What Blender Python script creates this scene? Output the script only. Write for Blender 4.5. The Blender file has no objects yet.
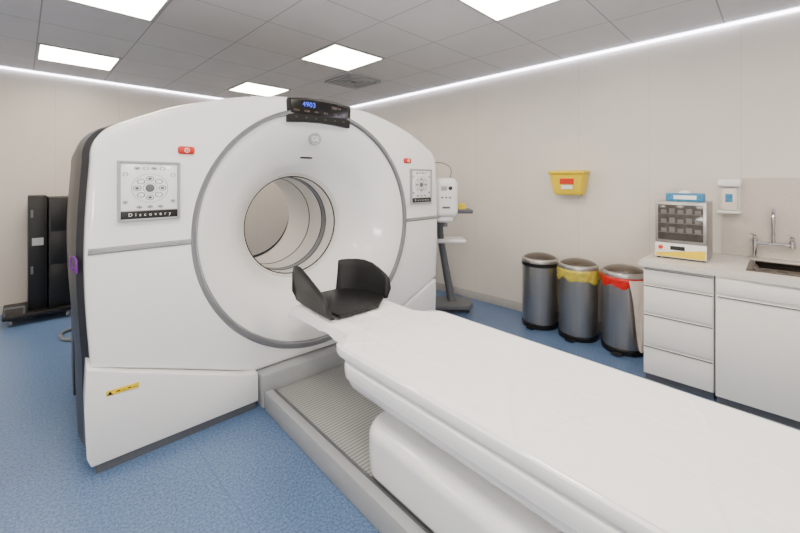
import bpy, bmesh, math, random
from mathutils import Vector, Matrix, noise
random.seed(3)
PI=math.pi
COL=bpy.context.scene.collection
def lin(c):
    return tuple(((v/255)/12.92 if v/255<=0.04045 else ((v/255+0.055)/1.055)**2.4) for v in c)+(1,)
def mat(name,c,rough=0.5,metal=0.0,var=0.04,scale=20,emit=0,bump=0.0,coat=0.0,stretch=None):
    m=bpy.data.materials.new(name); m.use_nodes=True
    nt=m.node_tree; b=nt.nodes['Principled BSDF']
    b.inputs['Roughness'].default_value=rough; b.inputs['Metallic'].default_value=metal
    b.inputs['Coat Weight'].default_value=coat
    tc=nt.nodes.new('ShaderNodeTexCoord'); n=nt.nodes.new('ShaderNodeTexNoise')
    n.inputs['Scale'].default_value=scale; n.inputs['Detail'].default_value=3
    if stretch:
        mp=nt.nodes.new('ShaderNodeMapping'); mp.inputs['Scale'].default_value=stretch
        nt.links.new(tc.outputs['Object'],mp.inputs[0]); nt.links.new(mp.outputs[0],n.inputs['Vector'])
    else: nt.links.new(tc.outputs['Object'],n.inputs['Vector'])
    r=nt.nodes.new('ShaderNodeValToRGB'); L=lin(c)
    r.color_ramp.elements[0].position=0.3; r.color_ramp.elements[1].position=0.7
    r.color_ramp.elements[0].color=tuple(x*(1-var) for x in L[:3])+(1,)
    r.color_ramp.elements[1].color=tuple(min(1,x*(1+var)) for x in L[:3])+(1,)
    nt.links.new(n.outputs['Fac'],r.inputs['Fac']); nt.links.new(r.outputs['Color'],b.inputs['Base Color'])
    if emit:
        b.inputs['Emission Color'].default_value=L; b.inputs['Emission Strength'].default_value=emit
    if bump:
        bp=nt.nodes.new('ShaderNodeBump'); bp.inputs['Strength'].default_value=bump; bp.inputs['Distance'].default_value=0.01
        nt.links.new(n.outputs['Fac'],bp.inputs['Height']); nt.links.new(bp.outputs['Normal'],b.inputs['Normal'])
    return m
def mth(nt,op,a,b=None):
    n=nt.nodes.new('ShaderNodeMath'); n.operation=op
    for i,v in enumerate((a,b)):
        if v is None: continue
        if isinstance(v,(int,float)): n.inputs[i].default_value=v
        else: nt.links.new(v,n.inputs[i])
    return n.outputs[0]
def line_mat(name,c,c2,specs,rough=0.6,var=0.03,scale=3,coat=0):
    m=mat(name,c,rough,0,var,scale,coat=coat); nt=m.node_tree; b=nt.nodes['Principled BSDF']
    tc=nt.nodes.new('ShaderNodeTexCoord'); sp=nt.nodes.new('ShaderNodeSeparateXYZ'); nt.links.new(tc.outputs['Object'],sp.inputs[0])
    tot=None
    for ax,off,per,w in specs:
        s=mth(nt,'SUBTRACT',sp.outputs['XYZ'.index(ax)],off-per*100+0.0)
        d=mth(nt,'MODULO',mth(nt,'ADD',s,w/2),per)
        l=mth(nt,'LESS_THAN',d,w)
        tot=l if tot is None else mth(nt,'MAXIMUM',tot,l)
    mx=nt.nodes.new('ShaderNodeMix'); mx.data_type='RGBA'
    src=b.inputs['Base Color'].links[0].from_socket
    nt.links.new(tot,mx.inputs[0]); nt.links.new(src,mx.inputs[6]); mx.inputs[7].default_value=lin(c2)
    nt.links.new(mx.outputs[2],b.inputs['Base Color'])
    return m
# ---------- materials
M={}
M['white']=mat('gantry_white_plastic',(243,244,246),0.22,var=0.008,scale=4,coat=0.6)
M['white2']=mat('lower_white_plastic',(241,242,244),0.24,var=0.008,scale=4,coat=0.5)
M['table']=mat('table_white_plastic',(240,241,244),0.22,var=0.008,scale=5,coat=0.5)
M['grey']=mat('light_grey_plastic',(162,165,169),0.4,var=0.02)
M['trim']=mat('silver_grey_trim',(126,129,135),0.32,0.3,var=0.02)
M['silver']=mat('bright_silver_trim',(185,187,192),0.25,0.6,var=0.02)
M['mid']=mat('mid_grey_plastic',(95,98,104),0.5,var=0.03)
M['dark']=mat('dark_grey_shell',(34,36,42),0.4,var=0.05)
M['black']=mat('black_plastic',(8,8,10),0.45,var=0.1)
M['foam']=mat('black_foam_vinyl',(12,13,15),0.5,var=0.15,scale=30,bump=0.05)
pm=mat('paper_sheet_white',(248,248,250),0.8,var=0.01,scale=14); nt=pm.node_tree; b=nt.nodes['Principled BSDF']
tc=nt.nodes.new('ShaderNodeTexCoord'); mu=nt.nodes.new('ShaderNodeTexNoise'); mu.noise_type='RIDGED_MULTIFRACTAL'; mu.inputs['Scale'].default_value=3.0; mu.inputs['Detail'].default_value=3
mp=nt.nodes.new('ShaderNodeMapping'); mp.inputs['Scale'].default_value=(1,1.6,1); nt.links.new(tc.outputs['Object'],mp.inputs[0]); nt.links.new(mp.outputs[0],mu.inputs['Vector'])
bp=nt.nodes.new('ShaderNodeBump'); bp.inputs['Strength'].default_value=1.0; bp.inputs['Distance'].default_value=0.025
nt.links.new(mu.outputs['Fac'],bp.inputs['Height']); nt.links.new(bp.outputs['Normal'],b.inputs['Normal'])
M['paper']=pm
M['steel']=mat('brushed_steel',(172,169,166),0.33,0.92,var=0.08,scale=4,stretch=(10,10,0.5))
M['dsteel']=mat('dark_steel_lid',(105,97,90),0.22,0.95,var=0.1)
M['chrome']=mat('chrome',(200,200,203),0.12,1.0,var=0.02)
M['cab']=mat('cabinet_white_laminate',(236,235,233),0.4,var=0.01)
M['top']=mat('worktop_speckled_grey',(214,209,203),0.4,var=0.07,scale=120)
M['yellow']=mat('yellow_plastic',(236,204,22),0.4,var=0.03)
M['yellowbag']=mat('yellow_liner_film',(190,174,66),0.28,var=0.25,scale=25,bump=0.6)
M['redbag']=mat('red_liner_film',(200,22,18),0.28,var=0.2,scale=25,bump=0.6)
M['whitebag']=mat('white_liner_film',(228,216,206),0.5,var=0.06,bump=0.4)
M['red']=mat('red_plastic',(205,38,10),0.35,var=0.03)
M['blue']=mat('blue_card',(50,130,178),0.5,var=0.25,scale=40)
M['bluedig']=mat('blue_digits',(50,80,230),0.4,emit=1.6)
M['amber']=mat('amber_digits',(110,92,86),0.4,emit=0.2)
M['label']=mat('white_label',(238,238,239),0.45,var=0.01)
M['bore']=mat('bore_liner_offwhite',(224,221,218),0.3,var=0.01)
M['glass']=mat('dark_glass',(26,25,25),0.08,0,var=0.2)
M['ovenglass']=mat('smoked_glass',(70,66,64),0.1,0,var=0.25)
M['tray']=mat('grey_tray',(112,108,106),0.4,0.3,var=0.2)
M['purple']=mat('purple_rubber',(110,40,140),0.5)
M['cable']=mat('grey_cable',(110,115,120),0.5)
M['btn']=mat('grey_button',(88,93,101),0.4)
M['splash']=mat('backsplash_laminate',(202,193,185),0.4,var=0.05,scale=60)
M['led']=mat('led_strip',(240,238,255),0.4,emit=13)
M['panel']=mat('light_diffuser',(255,243,222),0.5,emit=26)
M['base']=mat('baseboard_vinyl',(180,177,173),0.5)
M['wallr']=line_mat('wall_panel_right',(222,216,208),(205,199,191),[('Y',0.22,0.62,0.004)],rough=0.4,var=0.02)
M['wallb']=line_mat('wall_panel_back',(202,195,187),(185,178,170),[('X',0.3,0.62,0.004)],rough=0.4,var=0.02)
M['ceil']=line_mat('ceiling_tiles',(207,206,208),(152,152,155),[('X',2.04,0.6433,0.009),('Y',2.89,0.6433,0.009)],rough=0.8)
M['rib']=line_mat('ribbed_deck',(166,168,166),(118,120,118),[('Y',0,0.022,0.008)],rough=0.4)
# floor: blue speckled vinyl
fm=mat('blue_vinyl_floor',(80,108,150),0.28,var=0.10,scale=3); nt=fm.node_tree; b=nt.nodes['Principled BSDF']
tc=nt.nodes.new('ShaderNodeTexCoord'); n2=nt.nodes.new('ShaderNodeTexNoise'); n2.inputs['Scale'].default_value=80; n2.inputs['Detail'].default_value=5; n2.inputs['Roughness'].default_value=0.85
nt.links.new(tc.outputs['Object'],n2.inputs['Vector'])
r2=nt.nodes.new('ShaderNodeValToRGB'); r2.color_ramp.elements[0].position=0.41; r2.color_ramp.elements[1].position=0.60
r2.color_ramp.elements[0].color=lin((52,79,122)); r2.color_ramp.elements[1].color=lin((124,148,182))
nt.links.new(n2.outputs['Fac'],r2.inputs['Fac'])
mx=nt.nodes.new('ShaderNodeMix'); mx.data_type='RGBA'; mx.inputs[0].default_value=0.65
nt.links.new(b.inputs['Base Color'].links[0].from_socket,mx.inputs[6]); nt.links.new(r2.outputs['Color'],mx.inputs[7])
sp=nt.nodes.new('ShaderNodeSeparateXYZ'); nt.links.new(tc.outputs['Object'],sp.inputs[0])
sl=mth(nt,'LESS_THAN',mth(nt,'MODULO',mth(nt,'ADD',sp.outputs[0],18.3),1.9),0.004)
m3=nt.nodes.new('ShaderNodeMix'); m3.data_type='RGBA'; m3.inputs[7].default_value=lin((72,97,136))
nt.links.new(sl,m3.inputs[0]); nt.links.new(mx.outputs[2],m3.inputs[6]); nt.links.new(m3.outputs[2],b.inputs['Base Color'])
M['floor']=fm
# ---------- helpers
def empty(name,label,cat,loc=(0,0,0),rz=0,group=None):
    o=bpy.data.objects.new(name,None); o.empty_display_size=0.1; o.location=loc; o.rotation_euler=(0,0,rz)
    COL.objects.link(o); o['label']=label; o['category']=cat
    if group: o['group']=group
    return o
def fin(name,bm,m,parent=None,loc=(0,0,0),rz=0,label=None,cat=None,kind=None,ang=35,recalc=True,group=None):
    if recalc: bmesh.ops.recalc_face_normals(bm,faces=bm.faces)
    for f in bm.faces: f.smooth=True
    for e in bm.edges:
        if len(e.link_faces)==2:
            try:
                if e.calc_face_angle()>math.radians(ang): e.smooth=False
            except ValueError: pass
    me=bpy.data.meshes.new(name); bm.to_mesh(me); bm.free()
    me.materials.append(m)
    o=bpy.data.objects.new(name,me); o.location=loc; o.rotation_euler=(0,0,rz); COL.objects.link(o)
    if parent: o.parent=parent
    if label: o['label']=label
    if cat: o['category']=cat
    if kind: o['kind']=kind
    if group: o['group']=group
    return o
def box(bm,x0,x1,y0,y1,z0,z1,bev=0,seg=2):
    t=bmesh.new(); bmesh.ops.create_cube(t,size=1)
    for v in t.verts: v.co=Vector(((x0+x1)/2+v.co.x*(x1-x0),(y0+y1)/2+v.co.y*(y1-y0),(z0+z1)/2+v.co.z*(z1-z0)))
    if bev: bmesh.ops.bevel(t,geom=list(t.edges),offset=bev,segments=seg,profile=0.5,affect='EDGES')
    me=bpy.data.meshes.new('t'); t.to_mesh(me); t.free(); bm.from_mesh(me); bpy.data.meshes.remove(me)
def B(name,x0,x1,y0,y1,z0,z1,m,parent=None,bev=0,seg=2,**k):
    bm=bmesh.new(); box(bm,x0,x1,y0,y1,z0,z1,bev,seg); return fin(name,bm,m,parent,**k)
def tube(bm,pts,r,seg=12,cap=True):
    pts=[Vector(p) for p in pts]; rings=[]
    rr=r if isinstance(r,(list,tuple)) else [r]*len(pts)
    up=None
    for i,p in enumerate(pts):
        d=(pts[min(i+1,len(pts)-1)]-pts[max(i-1,0)]).normalized()
        if up is None:
            up=Vector((0,0,1)) if abs(d.z)<0.9 else Vector((1,0,0))
        a=d.cross(up).normalized(); u2=a.cross(d).normalized(); up=u2
        rings.append([bm.verts.new(p+rr[i]*(math.cos(2*PI*k/seg)*a+math.sin(2*PI*k/seg)*u2)) for k in range(seg)])
    for A,C in zip(rings,rings[1:]):
        for k in range(seg): bm.faces.new((A[k],A[(k+1)%seg],C[(k+1)%seg],C[k]))
    if cap:
        bm.faces.new(rings[0]); bm.faces.new(rings[-1][::-1])
def arc(pts,n=10):
    P=[Vector(p) for p in pts]; P=[P[0]*2-P[1]]+P+[P[-1]*2-P[-2]]; out=[]
    for i in range(1,len(P)-2):
        for j in range(n):
            t=j/n; a,b,c,d=P[i-1:i+3]
            out.append(0.5*((2*b)+(c-a)*t+(2*a-5*b+4*c-d)*t*t+(3*b-a-3*c+d)*t**3))
    out.append(P[-2]); return out
def lathe(bm,prof,axis='Z',c=(0,0,0),seg=48,cap0=False,cap1=False,sx=1.0,sz=1.0):
    rings=[]
    for r,h in prof:
        ring=[]
        for k in range(seg):
            a=2*PI*k/seg
            if axis=='Z': co=(c[0]+r*math.cos(a),c[1]+r*math.sin(a),c[2]+h)
            elif axis=='Y': co=(c[0]+sx*r*math.cos(a),c[1]+h,c[2]+sz*r*math.sin(a))
            else: co=(c[0]+h,c[1]+r*math.cos(a),c[2]+r*math.sin(a))
            ring.append(bm.verts.new(co))
        rings.append(ring)
    for A,C in zip(rings,rings[1:]):
        for k in range(seg): bm.faces.new((A[k],A[(k+1)%seg],C[(k+1)%seg],C[k]))
    if cap0: bm.faces.new(rings[0])
    if cap1: bm.faces.new(rings[-1])
def prism(bm,poly,a0,a1,plane='XZ',bev=0,seg=2,warp=None):
    t=bmesh.new()
    def mk(p,h):
        if plane=='XZ': return (p[0],h,p[1])
        if plane=='YZ': return (h,p[0],p[1])
        return (p[0],p[1],h)
    A=[t.verts.new(mk(p,a0)) for p in poly]; C=[t.verts.new(mk(p,a1)) for p in poly]
    t.faces.new(A); t.faces.new(C[::-1]); n=len(poly)
    for k in range(n): t.faces.new((A[k],A[(k+1)%n],C[(k+1)%n],C[k]))
    if warp:
        for v in A: v.co=Vector(warp(v.co))
    bmesh.ops.recalc_face_normals(t,faces=t.faces)
    if bev:
        es=[e for e in t.edges if len(e.link_faces)==2 and e.calc_face_angle()>0.5]
        bmesh.ops.bevel(t,geom=es,offset=bev,segments=seg,profile=0.5,affect='EDGES')
    me=bpy.data.meshes.new('t'); t.to_mesh(me); t.free(); bm.from_mesh(me); bpy.data.meshes.remove(me)
def text(name,s,size,m,parent,loc,rot,align='CENTER',ext=0.0005,sp=1.0):
    cu=bpy.data.curves.new('tx','FONT'); cu.body=s; cu.size=size; cu.align_x=align; cu.align_y='CENTER'; cu.extrude=ext; cu.space_character=sp
    t=bpy.data.objects.new('tx',cu); COL.objects.link(t)
    bpy.context.view_layer.update()
    me=bpy.data.meshes.new_from_object(t.evaluated_get(bpy.context.evaluated_depsgraph_get()))
    bpy.data.objects.remove(t); me.name=name; me.materials.clear(); me.materials.append(m)
    o=bpy.data.objects.new(name,me); COL.objects.link(o); o.parent=parent; o.location=loc; o.rotation_euler=rot
    return o
FR=(PI/2,0,0)           # faces -Y
# ---------- room
W,D,H=4.05,6.13,2.763; X0,Y0=-2.6,-2.6
B('floor',X0,W,Y0,D,-0.1,0,M['floor'],kind='structure')
B('ceiling',X0,W,Y0,D,H,H+0.1,M['ceil'],kind='structure')
B('wall_right',W,W+0.1,Y0,D+0.1,-0.1,H+0.1,M['wallr'],kind='structure')
B('wall_back',X0,W,D,D+0.1,-0.1,H+0.1,M['wallb'],kind='structure')
B('wall_left',X0-0.1,X0,Y0,D+0.1,-0.1,H+0.1,M['wallr'],kind='structure')
B('wall_front',X0,W,Y0-0.1,Y0,-0.1,H+0.1,M['wallb'],kind='structure')
B('baseboard_right',W-0.012,W,0.76,D-0.012,0,0.1,M['base'],kind='structure',bev=0.003)
B('baseboard_back',X0,W-0.012,D-0.012,D,0,0.1,M['base'],kind='structure',bev=0.003)
B('trim_1',W-0.026,W-0.004,Y0,D-0.04,H-0.018,H-0.002,M['led'],kind='structure')
B('trim_2',X0,W-0.002,D-0.026,D-0.004,H-0.018,H-0.002,M['led'],kind='structure')
B('trim_3',W-0.008,W-0.001,-0.76,0.215,1.517,H-0.03,M['wallr'],kind='structure')
# lights
for x in (-1.5,0.43,2.36):
    for y in (-0.65,1.28,3.21,5.14):
        L=empty('ceiling_light','square recessed white LED ceiling light panel','ceiling light',(x,y,H),group='recessed ceiling light panels')
        s=0.295
        bm=bmesh.new(); box(bm,-s,s,-s,s,-0.006,-0.001); fin('diffuser',bm,M['panel'],L)
        bm=bmesh.new()
        for a,b_,c,d in ((-s-.020,-s,-s-.020,s+.020),(s,s+.020,-s-.020,s+.020),(-s,s,-s-.020,-s),(-s,s,s,s+.020)): box(bm,a,b_,c,d,-0.01,-0.001)
        fin('frame',bm,M['grey'],L)
V=empty('air_vent','square grey metal ceiling air vent grille','air vent',(3.0,3.85,H))
bm=bmesh.new()
for i in range(4):
    s=0.255-0.06*i
    for a,b_,c,d in ((-s,-s+.03,-s,s),(s-.03,s,-s,s),(-s+.03,s-.03,-s,-s+.03),(-s+.03,s-.03,s-.03,s)): box(bm,a,b_,c,d,-0.02,-0.006)
fin('louvre',bm,M['grey'],V)
B('back_plate',-0.25,0.25,-0.25,0.25,-0.005,-0.001,M['dark'],V)

# ---------- gantry
TH=math.radians(-3.2)
O=(1.6,2.45,0)
G=empty('scanner_gantry','large white ring-shaped medical scanner gantry with grey trim','medical scanner',O,TH)
ZC=1.15; RR=0.880
CORN=[(1.345,1.60),(1.342,1.66),(1.322,1.72),(1.275,1.775),(1.2,1.818),(1.1,1.868),(0.95,1.935),(0.8,1.985),(0.6,2.04),(0.4,2.078),(0.2,2.1),(0,2.107)]
def outline(low):
    if low: h=[(0,0.02),(0.5,0.02),(1.0,0.02),(1.30,0.02),(1.33,0.06),(1.34,0.3),(1.345,0.55)]
    else:
        h=[(0,0.22),(0.5,0.22)]
        for i in range(1,9):
            t=i/8; h.append((0.5+0.845*t,0.22+0.32*t))
    for i in range(1,21):
        t=i/20; z=0.55+1.05*t
        h.append((1.345+0.024*math.sin(PI*t),z))
    h+=[(q.x,q.y) for q in arc([(a,b_,0) for a,b_ in CORN],5)][1:]
    return h+[(-u,z) for u,z in h[::-1][1:-1]]
def raycast(poly,a):
    dx,dz=math.cos(a),math.sin(a); best=None; n=len(poly)
    for i in range(n):
        x1,z1=poly[i]; x2,z2=poly[(i+1)%n]; z1-=ZC; z2-=ZC
        ex,ez=x2-x1,z2-z1; den=dx*ez-dz*ex
        if abs(den)<1e-12: continue
        t=(x1*ez-z1*ex)/den; s=(x1*dz-z1*dx)/den
        if t>0 and -1e-6<=s<=1+1e-6: best=t if best is None else max(best,t)
    return best
OL=outline(False); OB=outline(True)
angs=sorted(set([round(2*PI*i/180,5) for i in range(180)]+[round(math.atan2(z-ZC,u)%(2*PI),5) for u,z in OL+OB[:8]+OB[-8:]]))
a2=[angs[0]]
for a in angs[1:]:
    if a-a2[-1]>0.004: a2.append(a)
angs=a2
def fv(u): return (0.055 if u>0 else -0.055)*(min(abs(u),1.45)/1.38)**3.0
rad=[raycast(OL,a) for a in angs]
def loop_mesh(bm,rings):
    n=len(rings[0])
    for A,C in zip(rings,rings[1:]):
        for k in range(n): bm.faces.new((A[k],A[(k+1)%n],C[(k+1)%n],C[k]))
def lv(t,dv,inset=0.0,fix=None):
    def f(a,r):
        rr_=(RR+(r-inset-RR)*t)
        u=rr_*math.cos(a); z=ZC+rr_*math.sin(a)
        v=fv(u)+dv if fix is None else fix
        return (u,v,z)
    return f
lev=[lv(0,0.03)]+[lv(t/10,0.0,0.03) for t in range(0,11)]
lev+=[lv(1,0.003,0.018),lv(1,0.009,0.008),lv(1,0.018,0.002),lv(1,0.03,0),lv(1,0,0,fix=0.15)]
bm=bmesh.new(); loop_mesh(bm,[[bm.verts.new(fn(a,r)) for a,r in zip(angs,rad)] for fn in lev])
fin('front_cover',bm,M['white'],G,ang=40)
radB=[raycast(OB,a) for a in angs]
def grow(a,r,k):
    u=r*math.cos(a); z=r*math.sin(a)
    uu=u+math.copysign(k,u)*min(1,abs(u)/1.0); return (uu,z)
bm=bmesh.new(); rings=[]
for k_,v in ((0.0,0.10),(0.03,0.12),(0.045,0.2),(0.055,0.30),(0.055,1.38),(0.03,1.45)):
    rr_=[]
    for a,r in zip(angs,radB):
        uu,z=grow(a,r,k_); rr_.append(bm.verts.new((uu,v,ZC+z)))
    rings.append(rr_)
rings.append([bm.verts.new((0.44*math.cos(a),1.45,ZC+0.44*math.sin(a))) for a in angs])
loop_mesh(bm,rings)
fin('rear_housing',bm,M['dark'],G)
for s in (-1,1):
    x=sorted((s*1.38,s*1.405)); B('side_panel',x[0],x[1],0.36,0.86,0.25,1.5,M['dark'],G,bev=0.008)
def ring_band(name,prof,m,shift):
    bm=bmesh.new(); rings=[]
    for r,h,k in prof:
        rings.append([bm.verts.new((r*math.cos(2*PI*i/160)+shift[0]*k,h,ZC+r*math.sin(2*PI*i/160)+shift[1]*k)) for i in range(160)])
    loop_mesh(bm,rings); return fin(name,bm,m,G)
ring_band('ring_trim',[(RR+0.003,0.012,0),(RR+0.002,-0.006,0),(RR-0.003,-0.011,0),(RR-0.020,-0.011,0.6),(RR-0.029,-0.007,1),(RR-0.033,0.0,1),(RR-0.033,0.03,1)],M['trim'],(0.007,0.008))
ring_band('ring_lip',[(RR-0.022,-0.0105,0.6),(RR-0.023,-0.0135,0.6),(RR-0.027,-0.0135,0.8),(RR-0.028,-0.0075,0.8)],M['silver'],(0.007,0.008))
ZB=1.125
bm=bmesh.new(); prof=[(RR-0.030,0.015,0),(0.80,0.028,0.1),(0.72,0.070,0.3),(0.62,0.145,0.5),(0.53,0.24,0.75),(0.475,0.32,0.9),(0.445,0.37,1),(0.43,0.40,1),(0.424,0.43,1)]
P=arc([(a,b_,c) for a,b_,c in prof],4)
rings=[]
for p in P:
    zc=ZC+(ZB-ZC)*max(0,min(1,p.z))
    rings.append([bm.verts.new((p.x*math.cos(2*PI*k/160),p.y,zc+p.x*math.sin(2*PI*k/160))) for k in range(160)])
loop_mesh(bm,rings)
fin('gantry_face',bm,M['white'],G)
bm=bmesh.new(); lathe(bm,[(0.424,0.425),(0.415,0.43),(0.408,0.45),(0.405,0.62),(0.405,0.66),(0.402,0.67)],'Y',(0,0,ZB),128)
lathe(bm,[(0.402,0.67),(0.402,0.9),(0.41,0.93),(0.41,1.2),(0.44,1.45)],'Y',(0,0,ZB),128)
fin('bore_liner',bm,M['bore'],G)
bm=bmesh.new()
for v,w_ in ((0.452,0.004),(0.60,0.002),(0.672,0.006),(0.915,0.004)): lathe(bm,[(0.409,v-w_),(0.4005,v-w_),(0.4,v),(0.4005,v+w_),(0.409,v+w_)],'Y',(0,0,ZB),128)
fin('bore_seal',bm,M['dark'],G)
bm=bmesh.new(); lathe(bm,[(0.4035,0.608),(0.4005,0.612),(0.4005,0.66),(0.4035,0.664)],'Y',(0,0,ZB),128); fin('bore_window',bm,M['trim'],G)
def strip(name,u0,u1,za,zb,h,m,proud=0.006,n=24):
    bm=bmesh.new(); rows=[]
    for i in range(n+1):
        t=i/n; u=u0+(u1-u0)*t; z=za+(zb-za)*t; v=fv(u)
        rows.append([bm.verts.new(c) for c in ((u,v+0.01,z-h/2),(u,v-proud,z-h/2+0.002),(u,v-proud,z+h/2-0.002),(u,v+0.01,z+h/2))])
    for A,C in zip(rows,rows[1:]):
        for k in range(3): bm.faces.new((A[k],A[k+1],C[k+1],C[k]))
    bm.faces.new(rows[0]); bm.faces.new(rows[-1])
    return fin(name,bm,m,G)
for s in (-1,1):
    strip('seam_trim',s*1.357,s*(RR-0.002),1.142,1.142,0.018,M['silver'],0.007)
    strip('seam_trim',s*1.357,s*(RR-0.002),1.121,1.121,0.012,M['trim'],0.005)
    strip('seam_shadow_gap',s*1.357,s*(RR-0.0),1.130,1.130,0.005,M['dark'],0.003)
    bm=bmesh.new()
    if s<0:
        poly=[(-0.49,0.05),(-1.345,0.05),(-1.362,0.10),(-1.37,0.35),(-1.362,0.55),(-1.2,0.483),(-0.9,0.368),(-0.62,0.262),(-0.55,0.243),(-0.49,0.235)]; f0=-0.075
        wp=lambda c:(c.x,c.y+0.02*(1-min(1,(abs(c.x)-0.49)/0.87)),c.z)
    else:
        poly=[(0.49,0.05),(1.27,0.05),(1.30,0.10),(1.31,0.35),(1.31,0.52),(0.49,0.20)]; f0=-0.01
        wp=lambda c:(c.x,c.y+0.04*(abs(c.x)-0.49)/0.82,c.z)
    prism(bm,poly,f0,0.12,'XZ',0.006,3,warp=wp)
    fin('lower_cover',bm,M['white2'],G)
    bm=bmesh.new()
    u1=s*(1.325 if s<0 else 1.26)
    prism(bm,[(s*0.5,f0+0.035),(u1,f0+0.015),(u1,1.28),(s*0.5,1.28)],0,0.055,'XY',0.003)
    fin('plinth',bm,M['mid'],G)
B('centre_housing',-0.475,0.475,-0.085,1.2,0,0.215,M['grey'],G,bev=0.012,label='light grey box below the ring')
def cpanel(uc):
    w=0.135; v=fv(uc)-0.003
    dv=(fv(uc+0.1)-fv(uc-0.1))/0.2
    bm=bmesh.new()
    for a,b_,c,d in ((-w-.013,-w,-.163,.163),(w,w+.013,-.163,.163),(-w,w,.150,.163),(-w,w,-.163,-.150)): box(bm,a,b_,-0.022,0.03,c,d,0.003,1)
    box(bm,-w,w,-0.006,0.03,-0.155,0.155)
    p=fin('control_panel',bm,M['grey'],G,loc=(uc,v,1.44),rz=math.atan(dv))
    B('panel_face',-w,w,-0.010,-0.005,-0.106,0.150,M['white'],p,bev=0.001)
    B('name_plate',-w,w,-0.016,-0.007,-0.150,-0.110,M['black'],p,bev=0.001)
    text('lettering','Discovery',0.025,M['label'],p,(0,-0.0166,-0.129),FR,sp=2.0,ext=0.0002)
    def ring(x,z,a,b_,name='button',m=M['btn'],th=0.0022,fill=False):
        bm=bmesh.new()
        r0=1-th/min(a,b_)
        lathe(bm,[(1.0,-0.0095),(1.0,-0.0125),(r0,-0.0125),(r0,-0.0095)],'Y',(x,0,z),24,sx=a,sz=b_)
        if fill: lathe(bm,[(0.5,-0.0095),(0.45,-0.0118)],'Y',(x,0,z),20,cap1=True,sx=a,sz=b_)
        fin(name,bm,m,p)
    zc=0.015
    bm=bmesh.new(); lathe(bm,[(0.022,-0.010),(0.020,-0.015)],'Y',(0,0,zc),24,cap1=True); fin('dial',bm,M['mid'],p)
    for k in range(8):
        a=2*PI*k/8+PI/2; ring(0.060*math.cos(a),zc+0.052*math.sin(a),0.019,0.0145,fill=k%2==0,th=0.0028)
    ring(0,zc,0.034,0.030,'button_ring',m=M['mid'],th=0.0015)
    ring(0,zc,0.088,0.080,'button_ring',m=M['grey'],th=0.0025)
    for i in range(4): ring(-0.06+i*0.04,0.124,0.014,0.009,fill=(i%2==0),th=0.002)
    for i in range(3): ring(-0.05+i*0.05,-0.088,0.013,0.008,fill=True,th=0.002)
    for s_ in (-1,1): ring(s_*0.113,0.09,0.012,0.010,th=0.002); ring(s_*0.113,-0.06,0.012,0.010,fill=True,th=0.002)
    return p
cpanel(-1.09); cpanel(1.09)
for s in (-1,1):
    uc=s*0.905; v=fv(uc)
    bm=bmesh.new(); box(bm,uc-0.045,uc+0.045,v-0.022,v+0.01,1.652,1.699,0.016,3)
    e=fin('emergency_button',bm,M['red'],G)
    bm=bmesh.new(); lathe(bm,[(0.014,0),(0.014,-0.003),(0.011,-0.003),(0.011,0)],'Y',(uc,v-0.022,1.675),24)
    box(bm,uc-0.002,uc+0.002,v-0.025,v-0.021,1.670,1.682)
    fin('emblem',bm,M['label'],e)
# display
bm=bmesh.new()
prism(bm,[(-0.262,1.912),(-0.12,1.926),(0,1.930),(0.12,1.926),(0.262,1.912),(0.272,2.060),(0.262,2.086),(0.12,2.103),(0,2.108),(-0.12,2.103),(-0.262,2.086),(-0.272,2.060)],-0.010,0.10,'XZ',0.005,3)
dsp=fin('display_housing',bm,M['black'],G)
bm=bmesh.new(); prism(bm,[(-0.24,1.98),(0.24,1.98),(0.24,2.070),(0.1,2.087),(-0.1,2.087),(-0.24,2.070)],-0.014,-0.008,'XZ')
fin('screen',bm,M['glass'],dsp)
text('digits','4903',0.052,M['bluedig'],dsp,(-0.10,-0.0155,2.05),FR,sp=1.05)
text('digits','2588 44',0.026,M['amber'],dsp,(0.13,-0.0155,2.05),FR,ext=0.0002)
for i in range(6):
    text('digits',['000.0','10.00','000','80.0','120','50'][i],0.021,M['amber'],dsp,(-0.20+i*0.08,-0.0155,2.003),FR,ext=0.0002)
    text('digits',['120','000','50','00','120','000'][i],0.014,M['mid'],dsp,(-0.20+i*0.08,-0.0115,1.955),FR,ext=0.0002)
def dish_v(r): 
    for a,b_ in zip(P,P[1:]):
        if b_.x<=r<=a.x: return a.y+(b_.y-a.y)*(a.x-r)/max(1e-6,a.x-b_.x)
    return 0
bm=bmesh.new(); lathe(bm,[(0.05,0.012),(0.048,-0.006),(0.0455,-0.008),(0.043,-0.004),(0.002,-0.004)],'Y',(0,dish_v(0.70)-0.006,ZC+0.665),40)
e=fin('round_emblem',bm,M['grey'],G)
text('lettering','GE',0.05,M['label'],e,(0,dish_v(0.70)-0.012,ZC+0.665),FR)
B('sensor_window',-0.055,0.055,dish_v(0.54)-0.014,dish_v(0.54)+0.03,ZC+0.52,ZC+0.54,M['black'],G,bev=0.006)
LV=-0.0745
B('warning_label',-1.285,-1.145,LV-0.001,LV+0.006,0.386,0.413,M['yellow'],G)
bm=bmesh.new(); prism(bm,[(-1.281,0.389),(-1.257,0.389),(-1.269,0.410)],LV-0.0018,LV-0.0008,'XZ'); fin('warning_symbol',bm,M['black'],G)
for i in range(4):
    B('warning_symbol',-1.243+i*0.024,-1.226+i*0.024,LV-0.0016,LV,0.396,0.3985 if i%2 else 0.402,M['black'],G)

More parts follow.
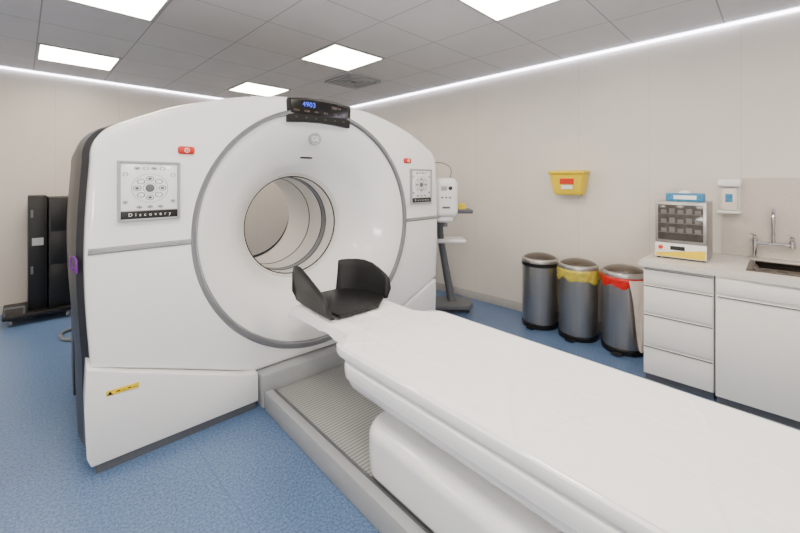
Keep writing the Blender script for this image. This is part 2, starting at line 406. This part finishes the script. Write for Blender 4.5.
# ---------- patient table (slightly skewed to the gantry, pivoting at its head end)
def loc2w(u,v,z=0):
    c,s=math.cos(TH),math.sin(TH); return (O[0]+u*c-v*s,O[1]+u*s+v*c,z)
VT=-1.5
TH2=TH+math.radians(0.9)
pv=loc2w(0,-0.45)
def t2w(u,v,z=0):
    c,s=math.cos(TH2),math.sin(TH2); dv=v+0.45; return (pv[0]+u*c-dv*s,pv[1]+u*s+dv*c,z)
T=empty('patient_table','long white patient couch on a grey ribbed floor track','examination table',t2w(0,VT),TH2)
def sh(v): return v-VT
VE=-3.1
B('track_deck',-0.405,0.405,sh(VE),sh(-0.095),0,0.10,M['rib'],T,bev=0.003)
for s in (-1,1):
    x=sorted((s*0.41,s*0.465)); B('side_rail',x[0],x[1],sh(VE),sh(-0.10),0,0.125,M['grey'],T,bev=0.008)
    x=sorted((s*0.385,s*0.402)); B('track_rail',x[0],x[1],sh(VE),sh(-0.105),0.101,0.112,M['mid'],T,bev=0.003)
B('base_skirt',-0.385,0.385,sh(VE+0.02),sh(-1.12),0.101,0.145,M['mid'],T,bev=0.004)
def loft(name,stations,m,parent,ang=40):
    bm=bmesh.new(); rings=[]
    for v,pts in stations: rings.append([bm.verts.new((u,sh(v),z)) for u,z in pts])
    loop_mesh(bm,rings)
    bm.faces.new(rings[0]); bm.faces.new(rings[-1])
    return fin(name,bm,m,parent,ang=ang)
def sym(h): return h+[(-u,z) for u,z in h[::-1] if u>1e-6]
def hp(w,zt,zb=0.135,r=0.075):
    h=[(0,zb),(w-0.012,zb),(w-0.003,zb+0.005),(w,zb+0.015),(w+0.003,zb+0.09)]
    for i in range(0,13):
        a=i/12*PI/2; h.append((w+0.003-r+r*math.cos(a),zt-r*0.8+r*0.8*math.sin(a)))
    h.append((0,zt+0.002)); return sym(h)
stn=[]; R=0.13
for i in range(13):
    a=i/12*PI/2; v=-1.04-R*(1-math.cos(a)); k=math.sin(a)
    stn.append((v,hp(0.405-R*(1-k),0.365-0.045*(1-k))))
stn=sorted(stn,key=lambda q:-q[0])+[(-1.6,hp(0.405,0.365)),(VE+0.05,hp(0.405,0.365))]
loft('lower_housing',stn,M['table'],T,ang=60)
B('lift_column',-0.24,0.24,sh(-2.9),sh(-1.35),0.36,0.42,M['dark'],T)
def tp(s,zs=1.0):
    s=s*1.06
    h=[(0,0.42),(0.20,0.42),(0.27,0.422),(0.30,0.43),(0.315,0.45),(0.32,0.48),(0.325,0.52),(0.326,0.585),(0.33,0.592),(0.376,0.594),(0.383,0.598),(0.385,0.606),(0.385,0.630),(0.382,0.638),(0.374,0.6415),(0.30,0.6415),(0,0.6415)]
    return sym([(u*s,0.6415-(0.6415-z)*zs) for u,z in h])
loft('couch_support',[(-0.80,tp(0.86,0.80)),(-0.803,tp(0.90,0.88)),(-0.815,tp(0.94,0.95)),(-0.84,tp(0.97,0.99)),(-0.88,tp(0.992,1)),(-0.94,tp(1)),(VE,tp(1))],M['table'],T,ang=28)
SPF=[(0.25,0.412),(0.295,0.413),(0.328,0.42),(0.356,0.436),(0.378,0.46),(0.391,0.486),(0.396,0.503),(0.397,0.508),(0.407,0.511),(0.411,0.516),(0.413,0.54),(0.413,0.570),(0.410,0.577),(0.404,0.580),(0.25,0.580)]
for s in (-1,1):
    st=[]
    for i in range(9):
        a=i/8*PI/2; v=-0.85-0.12*(1-math.cos(a)); k=math.sin(a)
        st.append((v,[(s*(0.25+(u-0.25)*(0.25+0.75*k)),z+(0.580-z)*0.35*(1-k)) for u,z in SPF]))
    st.append((VE+0.01,[(s*u,z) for u,z in SPF]))
    loft('couch_side_shell',st,M['table'],T,ang=30)
def cp(w,z0=0.60,z1=0.6415):
    return sym([(0,z0),(w*0.8,z0+0.004),(w*0.96,z0+0.02),(w,z1-0.006),(w-0.012,z1),(0,z1-0.004)])
loft('cradle',[(-0.10,cp(0.17,0.62)),(-0.105,cp(0.21)),(-0.13,cp(0.245)),(-0.19,cp(0.262)),(-0.3,cp(0.27)),(-0.95,cp(0.27))],M['table'],T)
def hw(v):
    if v>-0.72: return 0.274
    if v>-0.90:
        t=(-0.72-v)/0.18; t=t*t*(3-2*t); return 0.274+0.114*t
    return 0.388
bm=bmesh.new(); NU,NV=80,340; grid=[]
def fold(x,w): return math.exp(-(x/w)**2)
FO=[(-0.25,1.9,0.2),(-0.62,2.6,-0.3),(-0.95,0.7,0.5),(-1.15,-1.8,0.9),(-1.3,-0.9,0.1),(-1.65,1.2,-0.4),(-1.85,0.4,0.7),(-2.0,-0.6,0.3),(-2.3,0.8,0.0)]
V0=-0.05
for j in range(NV+1):
    t=j/NV; v=V0+(VE+0.03-V0)*t; row=[]
    for i in range(NU+1):
        s=(i/NU)*2-1; w=hw(v)+0.002*noise.noise(Vector((v*3,0,1)))
        narrow=1 if v>-0.70 else max(0,1-(-0.70-v)/0.16)
        u=s*w*(1+(0.06+0.03*noise.noise(Vector((v*5,s*2,2))))*narrow)
        z=0.6435+0.005*abs(noise.noise(Vector((u*4,v*2.2,0))))+0.005*abs(noise.noise(Vector((u*10,v*6,5))))
        for fvv,sl,ph in FO: z+=0.006*fold(v-fvv-sl*u*0.4+0.03*math.sin(u*9+ph),0.008)
        z+=0.006*fold(u-0.06-0.04*math.sin(v*2.1),0.006)+0.005*fold(u+0.15-0.03*math.sin(v*3+1),0.006)
        e=max(0,abs(s)-0.9)/0.1
        z=z-(z-0.6432)*(1-narrow)*e if e>0 else z
        z-=narrow*(0.055+0.02*noise.noise(Vector((v*8,s,3))))*e**1.3
        f=max(0,1-max(0,(V0-v))/0.09)
        z-=0.045*f*f*(0.5+0.6*abs(s)+0.15*math.sin(s*6))
        row.append(bm.verts.new((u,sh(v),z)))
    grid.append(row)
for j in range(NV):
    for i in range(NU): bm.faces.new((grid[j][i],grid[j][i+1],grid[j+1][i+1],grid[j+1][i]))
fin('paper_sheet',bm,M['paper'],None,loc=t2w(0,VT),rz=TH2,label='wrinkled white disposable paper sheet covering the couch',cat='paper sheet',ang=60)
# head holder
HH=empty('head_holder','black padded head holder with two raised angular wings','head rest',loc2w(0,-0.3,0.660),TH)
def wing(pts):
    A=[Vector((u,v+0.3,zt)) for u,v,zt in pts]; bm=bmesh.new(); rows=[]
    for i,p in enumerate(A):
        d=(A[min(i+1,len(A)-1)]-A[max(0,i-1)]); d.z=0; d.normalize(); nrm=Vector((-d.y,d.x,0))
        if nrm.x*(1 if p.x>0 else -1)<0: nrm=-nrm
        zt=p.z-0.660; col=[]
        for k,(off,zz) in enumerate([(0,0.0),(0.010,0.35),(0.026,0.8),(0.030,0.95),(0.036,0.99),(0.043,1.0),(0.050,0.99),(0.056,0.95),(0.054,0.8),(0.036,0.35),(0.026,0.0)]):
            q=Vector((p.x,p.y,0))+nrm*off; q.z=0.001+zt*zz; col.append(bm.verts.new(q))
        rows.append(col)
    loop_mesh(bm,rows)
    bm.faces.new(rows[0]); bm.faces.new(rows[-1])
    return fin('wing',bm,M['foam'],HH,ang=50)
wing([(-0.205,-0.075,0.74),(-0.206,-0.08,0.86),(-0.208,-0.095,0.90),(-0.212,-0.13,0.915),(-0.216,-0.19,0.912),(-0.222,-0.30,0.877),(-0.228,-0.42,0.832),(-0.232,-0.52,0.79),(-0.234,-0.555,0.765),(-0.235,-0.575,0.72)])
wing([(0.085,-0.075,0.74),(0.088,-0.08,0.86),(0.095,-0.09,0.885),(0.12,-0.105,0.893),(0.16,-0.135,0.897),(0.195,-0.17,0.898),(0.222,-0.22,0.895),(0.238,-0.28,0.882),(0.248,-0.35,0.852),(0.252,-0.42,0.818),(0.253,-0.445,0.795),(0.253,-0.46,0.73)])
bm=bmesh.new(); prism(bm,[(-0.2,-0.28),(-0.235,0.0),(-0.225,0.15),(-0.19,0.22),(0.08,0.22),(0.20,0.15),(0.25,0.0),(0.25,-0.15),(0.1,-0.28)],0.001,0.022,'XY',0.004)
fin('base_pad',bm,M['foam'],HH)

# ---------- waste bins
def bin_(x,y,bag,label):
    R=empty('waste_bin',label,'trash can',(x,y,0),0,group='steel pedal bins along the wall')
    bm=bmesh.new(); lathe(bm,[(0.165,0.045),(0.171,0.06),(0.173,0.62)],'Z',seg=48,cap0=True); fin('body',bm,M['steel'],R)
    bm=bmesh.new(); lathe(bm,[(0.16,0.0),(0.175,0.005),(0.177,0.045),(0.172,0.05)],'Z',seg=48,cap0=True,cap1=True); fin('base',bm,M['black'],R)
    bm=bmesh.new(); lathe(bm,[(0.174,0.62),(0.180,0.625),(0.180,0.648),(0.173,0.653)],'Z',seg=48,cap1=True); fin('rim',bm,M['black'],R)
    bm=bmesh.new(); lathe(bm,[(0.176,0.656),(0.179,0.660),(0.179,0.682),(0.172,0.694),(0.160,0.702)],'Z',seg=48,cap0=True,cap1=True)
    l=fin('lid',bm,M['steel'],R)
    bm=bmesh.new(); lathe(bm,[(0.164,0.699),(0.15,0.710),(0.12,0.725),(0.08,0.736),(0.04,0.742),(0.004,0.744)],'Z',seg=48,cap1=True); fin('lid_top',bm,M['dsteel'],l)
    bm=bmesh.new(); box(bm,-0.225,-0.165,-0.04,0.04,0.012,0.028,0.005); fin('pedal',bm,M['black'],R)
    bm=bmesh.new(); box(bm,0.165,0.195,-0.06,0.06,0.58,0.69,0.006); fin('hinge',bm,M['black'],R)
    if bag:
        bm=bmesh.new(); rings=[]; seg=140
        for lvl,(r,z) in enumerate([(0.172,0.655),(0.181,0.660),(0.185,0.654),(0.187,0.638),(0.183,0.618),(0.186,0.605),(0.183,0.595)]):
            ring=[]
            for k in range(seg):
                a=2*PI*k/seg; nn=noise.noise(Vector((math.cos(a)*1.7+x,math.sin(a)*1.7+y*3,0)))
                w=(0.0025*math.sin(a*17+lvl*1.1)+0.003*noise.noise(Vector((a*4,lvl*0.7,y))))*min(1,lvl*0.5)
                dz=0
                if lvl>=2:
                    drop=0.3+1.5*nn
                    if bag=='yellow': drop+=0.5
                    dz=-0.009*(lvl-1)*drop+0.003*math.sin(a*5+lvl)
                ring.append(bm.verts.new(((r+w)*math.cos(a),(r+w)*math.sin(a),z+dz)))
            rings.append(ring)
        loop_mesh(bm,rings)
        fin('bin_liner',bm,M[bag+'bag'],R,label=bag+' plastic liner folded over the rim',ang=60)
    return R
bin_(3.82,1.765,None,'brushed steel pedal bin with no visible liner')
bin_(3.80,1.375,'yellow','brushed steel pedal bin with yellow liner')
b3=bin_(3.80,0.985,'red','brushed steel pedal bin with red liner')
bm=bmesh.new(); rows=[]
for j in range(24):
    t=j/23; row=[]
    for i in range(21):
        s=i/20; a=math.radians(206+s*48+5*t*(1-s))
        r=0.193+0.007*math.sin(s*15+j*0.3)*t+0.012*t
        row.append(bm.verts.new((r*math.cos(a),r*math.sin(a),0.650-t*(0.05+0.54*min(1,s*2.4+0.1)**1.1)-0.01*math.sin(s*14)*t)))
    rows.append(row)
for A,C in zip(rows,rows[1:]):
    for k in range(20): bm.faces.new((A[k],A[k+1],C[k+1],C[k]))
fin('hanging_bag',bm,M['whitebag'],b3,label='crumpled white plastic bag hanging over the side')

# ---------- cabinets
CX=3.30
C1=empty('drawer_cabinet','white laminate base cabinet with four drawers','cabinet',(CX,0.52,0))
B('body',0.018,0.74,-0.205,0.205,0.06,0.859,M['cab'],C1)
B('plinth',0.05,0.72,-0.2,0.2,0,0.058,M['mid'],C1)
for z0,z1 in ((0.735,0.845),(0.52,0.722),(0.285,0.507),(0.065,0.272)):
    d=B('drawer',0,0.017,-0.2,0.2,z0,z1,M['cab'],C1,bev=0.003)
    B('handle',-0.006,0.0,-0.2,0.2,z1-0.010,z1-0.003,M['mid'],d,bev=0.002)
C2=empty('sink_cabinet','white laminate sink base cabinet with plain doors','cabinet',(CX-0.03,-0.21,0))
B('body',0.018,0.77,-0.515,0.515,0.06,0.859,M['cab'],C2)
B('plinth',0.05,0.75,-0.51,0.51,0,0.058,M['mid'],C2)
for a,b_ in ((0.003,0.512),(-0.512,-0.003)):
    d=B('door',0,0.017,a,b_,0.065,0.735,M['cab'],C2,bev=0.003)
    B('handle',-0.006,0.0,a+0.01,b_-0.01,0.724,0.731,M['mid'],d,bev=0.002)
    B('false_drawer',0,0.017,a,b_,0.75,0.845,M['cab'],C2,bev=0.003)
bm=bmesh.new()
SX0,SX1,SY0,SY1=3.42,3.84,-0.46,0.14
box(bm,CX-0.03,W,SY1,0.745,0.862,0.90); box(bm,CX-0.04,SX0,SY0,SY1,0.862,0.90); box(bm,SX1,W,SY0,SY1,0.862,0.90); box(bm,CX-0.04,W,-0.75,SY0,0.862,0.90)
fin('worktop',bm,M['top'],label='speckled light grey laminate worktop over the cabinets',cat='countertop')
bm=bmesh.new()
box(bm,SX0-0.02,SX0+0.012,SY0-0.02,SY1+0.02,0.9005,0.905); box(bm,SX1-0.012,SX1+0.02,SY0-0.02,SY1+0.02,0.9005,0.905)
box(bm,SX0,SX1,SY1-0.012,SY1+0.02,0.9005,0.905); box(bm,SX0,SX1,SY0-0.02,SY0+0.012,0.9005,0.905)
t=[(SX0+.004,SY0+.004),(SX1-.004,SY0+.004),(SX1-.004,SY1-.004),(SX0+.004,SY1-.004)]
A=[bm.verts.new((x,y,0.902)) for x,y in t]; Cc=[bm.verts.new((x+(0.03 if x<3.6 else -0.03),y+(0.03 if y<-0.2 else -0.03),0.864)) for x,y in t]
for k in range(4): bm.faces.new((A[k],A[(k+1)%4],Cc[(k+1)%4],Cc[k]))
bm.faces.new(Cc)
fin('sink',bm,M['dsteel'],label='shallow stainless steel sink set into the worktop',cat='sink',recalc=False)
B('trim_4',W-0.02,W-0.001,-0.75,0.33,0.902,1.515,M['splash'],kind='structure')
TP=empty('tap','chrome gooseneck lever tap fixed above the sink','faucet',(W-0.02,0.045,1.0))
bm=bmesh.new(); tube(bm,[(-0.05,0.09,0.02),(-0.05,-0.11,0.02)],0.013); tube(bm,[(-0.001,0.09,0.02),(-0.05,0.09,0.02)],0.02); tube(bm,[(-0.001,-0.11,0.02),(-0.05,-0.11,0.02)],0.02)
tube(bm,[(-0.05,0.09,-0.097),(-0.05,0.09,0.05)],0.016); tube(bm,[(-0.05,-0.11,0.0),(-0.05,-0.11,0.05)],0.018)
fin('body',bm,M['chrome'],TP)
bm=bmesh.new(); tube(bm,arc([(-0.05,-0.01,0.02),(-0.05,-0.01,0.15),(-0.055,-0.01,0.235),(-0.09,-0.01,0.278),(-0.15,-0.01,0.272),(-0.18,-0.01,0.23),(-0.182,-0.01,0.2)],6),0.012); fin('spout',bm,M['chrome'],TP)
for y in (0.09,-0.11):
    bm=bmesh.new(); tube(bm,[(-0.05,y,0.05),(-0.052,y,0.075)],0.012); tube(bm,[(-0.03,y,0.078),(-0.15,y+0.02,0.10)],[0.01,0.007]); fin('lever',bm,M['chrome'],TP)
S=empty('soap_dispenser','white wall-mounted soap dispenser with a pump bottle','soap dispenser',(W-0.0,0.285,1.235))
B('bracket',-0.022,0,-0.065,0.065,0.0,0.27,M['label'],S,bev=0.004)
bm=bmesh.new(); box(bm,-0.11,-0.023,-0.072,0.072,0.0,0.022,0.008); fin('tray',bm,M['label'],S)
bm=bmesh.new(); box(bm,-0.095,-0.024,-0.052,0.052,0.024,0.20,0.015,3); bo=fin('bottle',bm,M['whitebag'],S,label='translucent white bottle')
B('bottle_label',-0.0965,-0.094,-0.022,0.022,0.09,0.155,M['blue'],bo)
bm=bmesh.new(); box(bm,-0.11,-0.023,-0.074,0.074,0.212,0.275,0.015,3); fin('cover',bm,M['label'],S)
OV=empty('warming_cabinet','small steel benchtop warming oven with dark glass door','oven',(3.5,0.53,0.901))
bm=bmesh.new(); box(bm,0.012,0.33,-0.158,0.158,0.008,0.435,0.006); fin('body',bm,M['steel'],OV)
d=B('door',-0.006,0.011,-0.157,0.157,0.125,0.432,M['steel'],OV,bev=0.004)
B('window',-0.009,-0.004,-0.138,0.138,0.145,0.412,M['ovenglass'],d,bev=0.002)
bm=bmesh.new()
for z in (0.2,0.27,0.34): box(bm,-0.0105,-0.0085,-0.136,0.136,z,z+0.004)
fin('shelf',bm,M['tray'],d)
for z in (0.206,0.276,0.346):
    for k in range(5):
        B('shelf_item',-0.0108,-0.0088,-0.125+k*0.052,-0.090+k*0.052,z,z+0.028+0.01*(k%2),M['tray'],d)
B('control_panel',-0.006,0.011,-0.157,0.157,0.012,0.12,M['label'],OV,bev=0.003)
bm=bmesh.new(); prism(bm,[(-0.15,0.018),(0.15,0.018),(0.15,0.04),(-0.15,0.085)],-0.0085,-0.0055,'YZ'); fin('panel_stripe',bm,M['yellow'],OV)
bm=bmesh.new(); lathe(bm,[(0.016,0),(0.014,-0.016)],'X',(-0.006,0.12,0.085),20,cap1=True); fin('knob',bm,M['red'],OV)
B('readout',-0.0085,-0.0055,-0.03,0.06,0.07,0.1,M['black'],OV)
for y in (-0.14,0.14):
    for x in (0.03,0.3): B('foot',x-0.01,x+0.01,y-0.01,y+0.01,0,0.008,M['black'],OV)
GB=empty('tissue_box','blue and white cardboard glove box on the oven','tissue box',(3.62,0.52,1.338))
B('carton',-0.06,0.06,-0.12,0.11,0,0.06,M['blue'],GB,bev=0.002)
bm=bmesh.new(); lathe(bm,[(0.04,0.0),(0.03,0.015),(0.012,0.022)],'Z',(0,0,0.061),16,cap1=True); fin('tissue',bm,M['label'],GB)
B('carton_label',-0.0615,-0.0605,-0.08,0.06,0.015,0.045,M['label'],GB)
SC=empty('sharps_container','yellow plastic sharps container mounted on the wall','sharps container',(W,1.525,1.35))
bm=bmesh.new()
A=[(-0.01,-0.135,0),(-0.01,0.135,0),(-0.13,0.135,0),(-0.13,-0.135,0)]; Cc=[(-0.005,-0.17,0.21),(-0.005,0.17,0.21),(-0.17,0.17,0.21),(-0.17,-0.17,0.21)]
A=[bm.verts.new(p) for p in A]; Cc=[bm.verts.new(p) for p in Cc]
bm.faces.new(A); bm.faces.new(Cc[::-1])
for k in range(4): bm.faces.new((A[k],A[(k+1)%4],Cc[(k+1)%4],Cc[k]))
bmesh.ops.bevel(bm,geom=list(bm.edges),offset=0.012,segments=2,affect='EDGES')
fin('body',bm,M['yellow'],SC)
bm=bmesh.new(); box(bm,-0.182,-0.003,-0.18,0.18,0.212,0.245,0.008); fin('lid',bm,M['yellow'],SC)
B('warning_label',-0.166,-0.160,-0.075,0.06,0.11,0.165,M['red'],SC)
B('warning_label',-0.158,-0.150,-0.06,0.05,0.06,0.10,M['label'],SC)
B('wall_bracket',-0.005,0,-0.1,0.1,0.02,0.2,M['grey'],SC)

# ---------- mobile stand
ST=empty('mobile_stand','white medical injector head on a curved grey rolling stand','medical stand',(3.504,2.69,0),math.radians(-45))
bm=bmesh.new()
pl=arc([(0.02,0,0.10),(-0.01,0.02,0.28),(-0.06,0.0,0.55),(-0.11,-0.02,0.85),(-0.12,-0.04,1.12)],8)
tube(bm,pl,[0.046-0.012*i/len(pl) for i in range(len(pl))],16)
pl=arc([(-0.12,-0.04,1.08),(-0.12,-0.15,1.16),(-0.11,-0.30,1.2)],6); tube(bm,pl,[0.024]*len(pl),12)
fin('pole',bm,M['mid'],ST)
bm=bmesh.new(); prism(bm,[(-0.2,-0.16),(0.2,-0.16),(0.25,-0.08),(0.25,0.1),(0.15,0.18),(-0.15,0.18),(-0.24,0.1),(-0.24,-0.08)],0.05,0.11,'XY',0.015,3)
fin('base',bm,M['mid'],ST)
for x in (-0.17,0.18):
    for y in (-0.1,0.12):
        bm=bmesh.new(); lathe(bm,[(0.024,-0.012),(0.026,0),(0.024,0.012)],'Y',(x,y,0.026),16,cap0=True,cap1=True); fin('caster',bm,M['black'],ST)
bm=bmesh.new(); box(bm,-0.15,0.17,-0.12,0.14,0.785,0.83,0.018,3); fin('keyboard_tray',bm,M['label'],ST)
bm=bmesh.new(); box(bm,-0.12,0.25,-0.10,0.16,1.12,1.165,0.014,3); fin('shelf',bm,M['mid'],ST)
bm=bmesh.new(); box(bm,-0.225,0.030,-0.46,-0.31,1.10,1.52,0.072,8); box(bm,-0.20,-0.01,-0.43,-0.33,1.05,1.20,0.045,6); h=fin('injector_head',bm,M['label'],ST)
B('screen',-0.15,-0.09,-0.464,-0.458,1.39,1.435,M['grey'],h,bev=0.002)
bm=bmesh.new(); lathe(bm,[(0.022,0),(0.018,-0.012)],'Y',(-0.055,-0.458,1.415),20,cap1=True); fin('knob',bm,M['black'],h)
for i in range(3): B('button',-0.15+i*0.04,-0.13+i*0.04,-0.464,-0.458,1.31,1.325,M['btn'],h)
B('logo_plate',-0.14,-0.06,-0.463,-0.458,1.205,1.225,M['mid'],h)
bm=bmesh.new(); tube(bm,[(-0.10,-0.38,1.06),(-0.10,-0.38,1.01)],0.025,16); fin('syringe_mount',bm,M['mid'],h)
bm=bmesh.new(); tube(bm,arc([(-0.05,-0.38,1.50),(-0.03,-0.30,1.62),(-0.10,-0.25,1.68),(-0.20,-0.25,1.69)],6),0.005,8); fin('hook_arm',bm,M['mid'],ST)
def stw(x,y): 
    c,s=math.cos(-PI/4),math.sin(-PI/4); return (3.504+x*c-y*s,2.69+x*s+y*c)
q=stw(0.14,0.0)
bm=bmesh.new(); lathe(bm,[(0.04,0),(0.045,0.05),(0.038,0.065)],'Z',(0,0,0),20,cap0=True,cap1=True)
fin('yellow_cup',bm,M['yellow'],None,loc=(q[0],q[1],1.166),label='small yellow plastic cup on the stand shelf',cat='cup')

# ---------- black equipment rack at back wall
RK=empty('equipment_rack','tall black electronics rack on a wheeled platform','equipment rack',(0.23,5.72,0))
B('cabinet_body',-0.17,-0.02,-0.1,0.32,0.119,1.33,M['black'],RK,bev=0.006)
B('side_module',-0.01,0.19,-0.14,0.32,0.119,1.31,M['black'],RK,bev=0.006)
B('platform',-0.36,0.20,-0.22,0.34,0.075,0.118,M['black'],RK,bev=0.01)
for z in (0.25,0.6,0.95): B('module_front',0.005,0.175,-0.145,-0.141,z,z+0.33,M['black'],RK,bev=0.001)
B('warning_label',-0.14,-0.05,-0.104,-0.101,0.80,0.88,M['grey'],RK)
for z in (0.5,1.1): B('latch',-0.15,-0.13,-0.11,-0.101,z,z+0.08,M['mid'],RK)
for x in (-0.3,0.14):
    for y in (-0.17,0.29):
        bm=bmesh.new(); lathe(bm,[(0.035,-0.015),(0.037,0),(0.035,0.015)],'X',(x,y,0.037),16,cap0=True,cap1=True); fin('caster',bm,M['mid'],RK)
bm=bmesh.new(); tube(bm,[(-0.34,-0.18,0.119),(-0.34,-0.18,0.19),(-0.20,-0.18,0.19),(-0.20,-0.18,0.119)],0.01,8); fin('handle',bm,M['mid'],RK)
bm=bmesh.new(); tube(bm,arc([(0.50,4.9,0.016),(0.38,5.0,0.016),(0.28,4.9,0.016),(0.30,4.7,0.016),(0.45,4.6,0.016)],10),0.016,10)
fin('floor_cable',bm,M['cable'],label='grey cable curling on the floor behind the scanner',cat='cable')
bm=bmesh.new(); q=loc2w(-1.41,0.11,1.06)
tube(bm,[Vector((0,0.016*math.cos(a),0.034*math.sin(a))) for a in [2*PI*k/24 for k in range(25)]],0.005,8,cap=False)
box(bm,-0.006,0.006,-0.022,-0.010,-0.055,0.018,0.003)
fin('tourniquet',bm,M['purple'],None,loc=q,rz=TH+0.9,label='purple rubber strap hanging on the scanner side',cat='strap')

# ---------- world, added bounce fill, camera
w=bpy.data.worlds.new('World'); bpy.context.scene.world=w; w.use_nodes=True
w.node_tree.nodes['Background'].inputs[0].default_value=(0.9,0.93,1,1); w.node_tree.nodes['Background'].inputs[1].default_value=0.3
ld=bpy.data.lights.new('bounce_fill','AREA'); ld.energy=100; ld.size=1.0; ld.color=(1,0.98,0.96)  # added unseen fill behind the camera, aimed up to brighten off the ceiling
lo=bpy.data.objects.new('bounce_fill',ld); COL.objects.link(lo); lo.location=(-0.7,-0.7,1.3); lo.rotation_euler=(math.radians(160),0,math.radians(-45))
cam=bpy.data.cameras.new('camera'); co=bpy.data.objects.new('camera',cam); COL.objects.link(co)
co.location=(0,0,1.5); co.rotation_euler=(PI/2,0,-PI/4); cam.sensor_width=36; cam.lens=380/800*36; cam.shift_y=-(266.5-180)/800; cam.clip_start=0.02
bpy.context.scene.camera=co
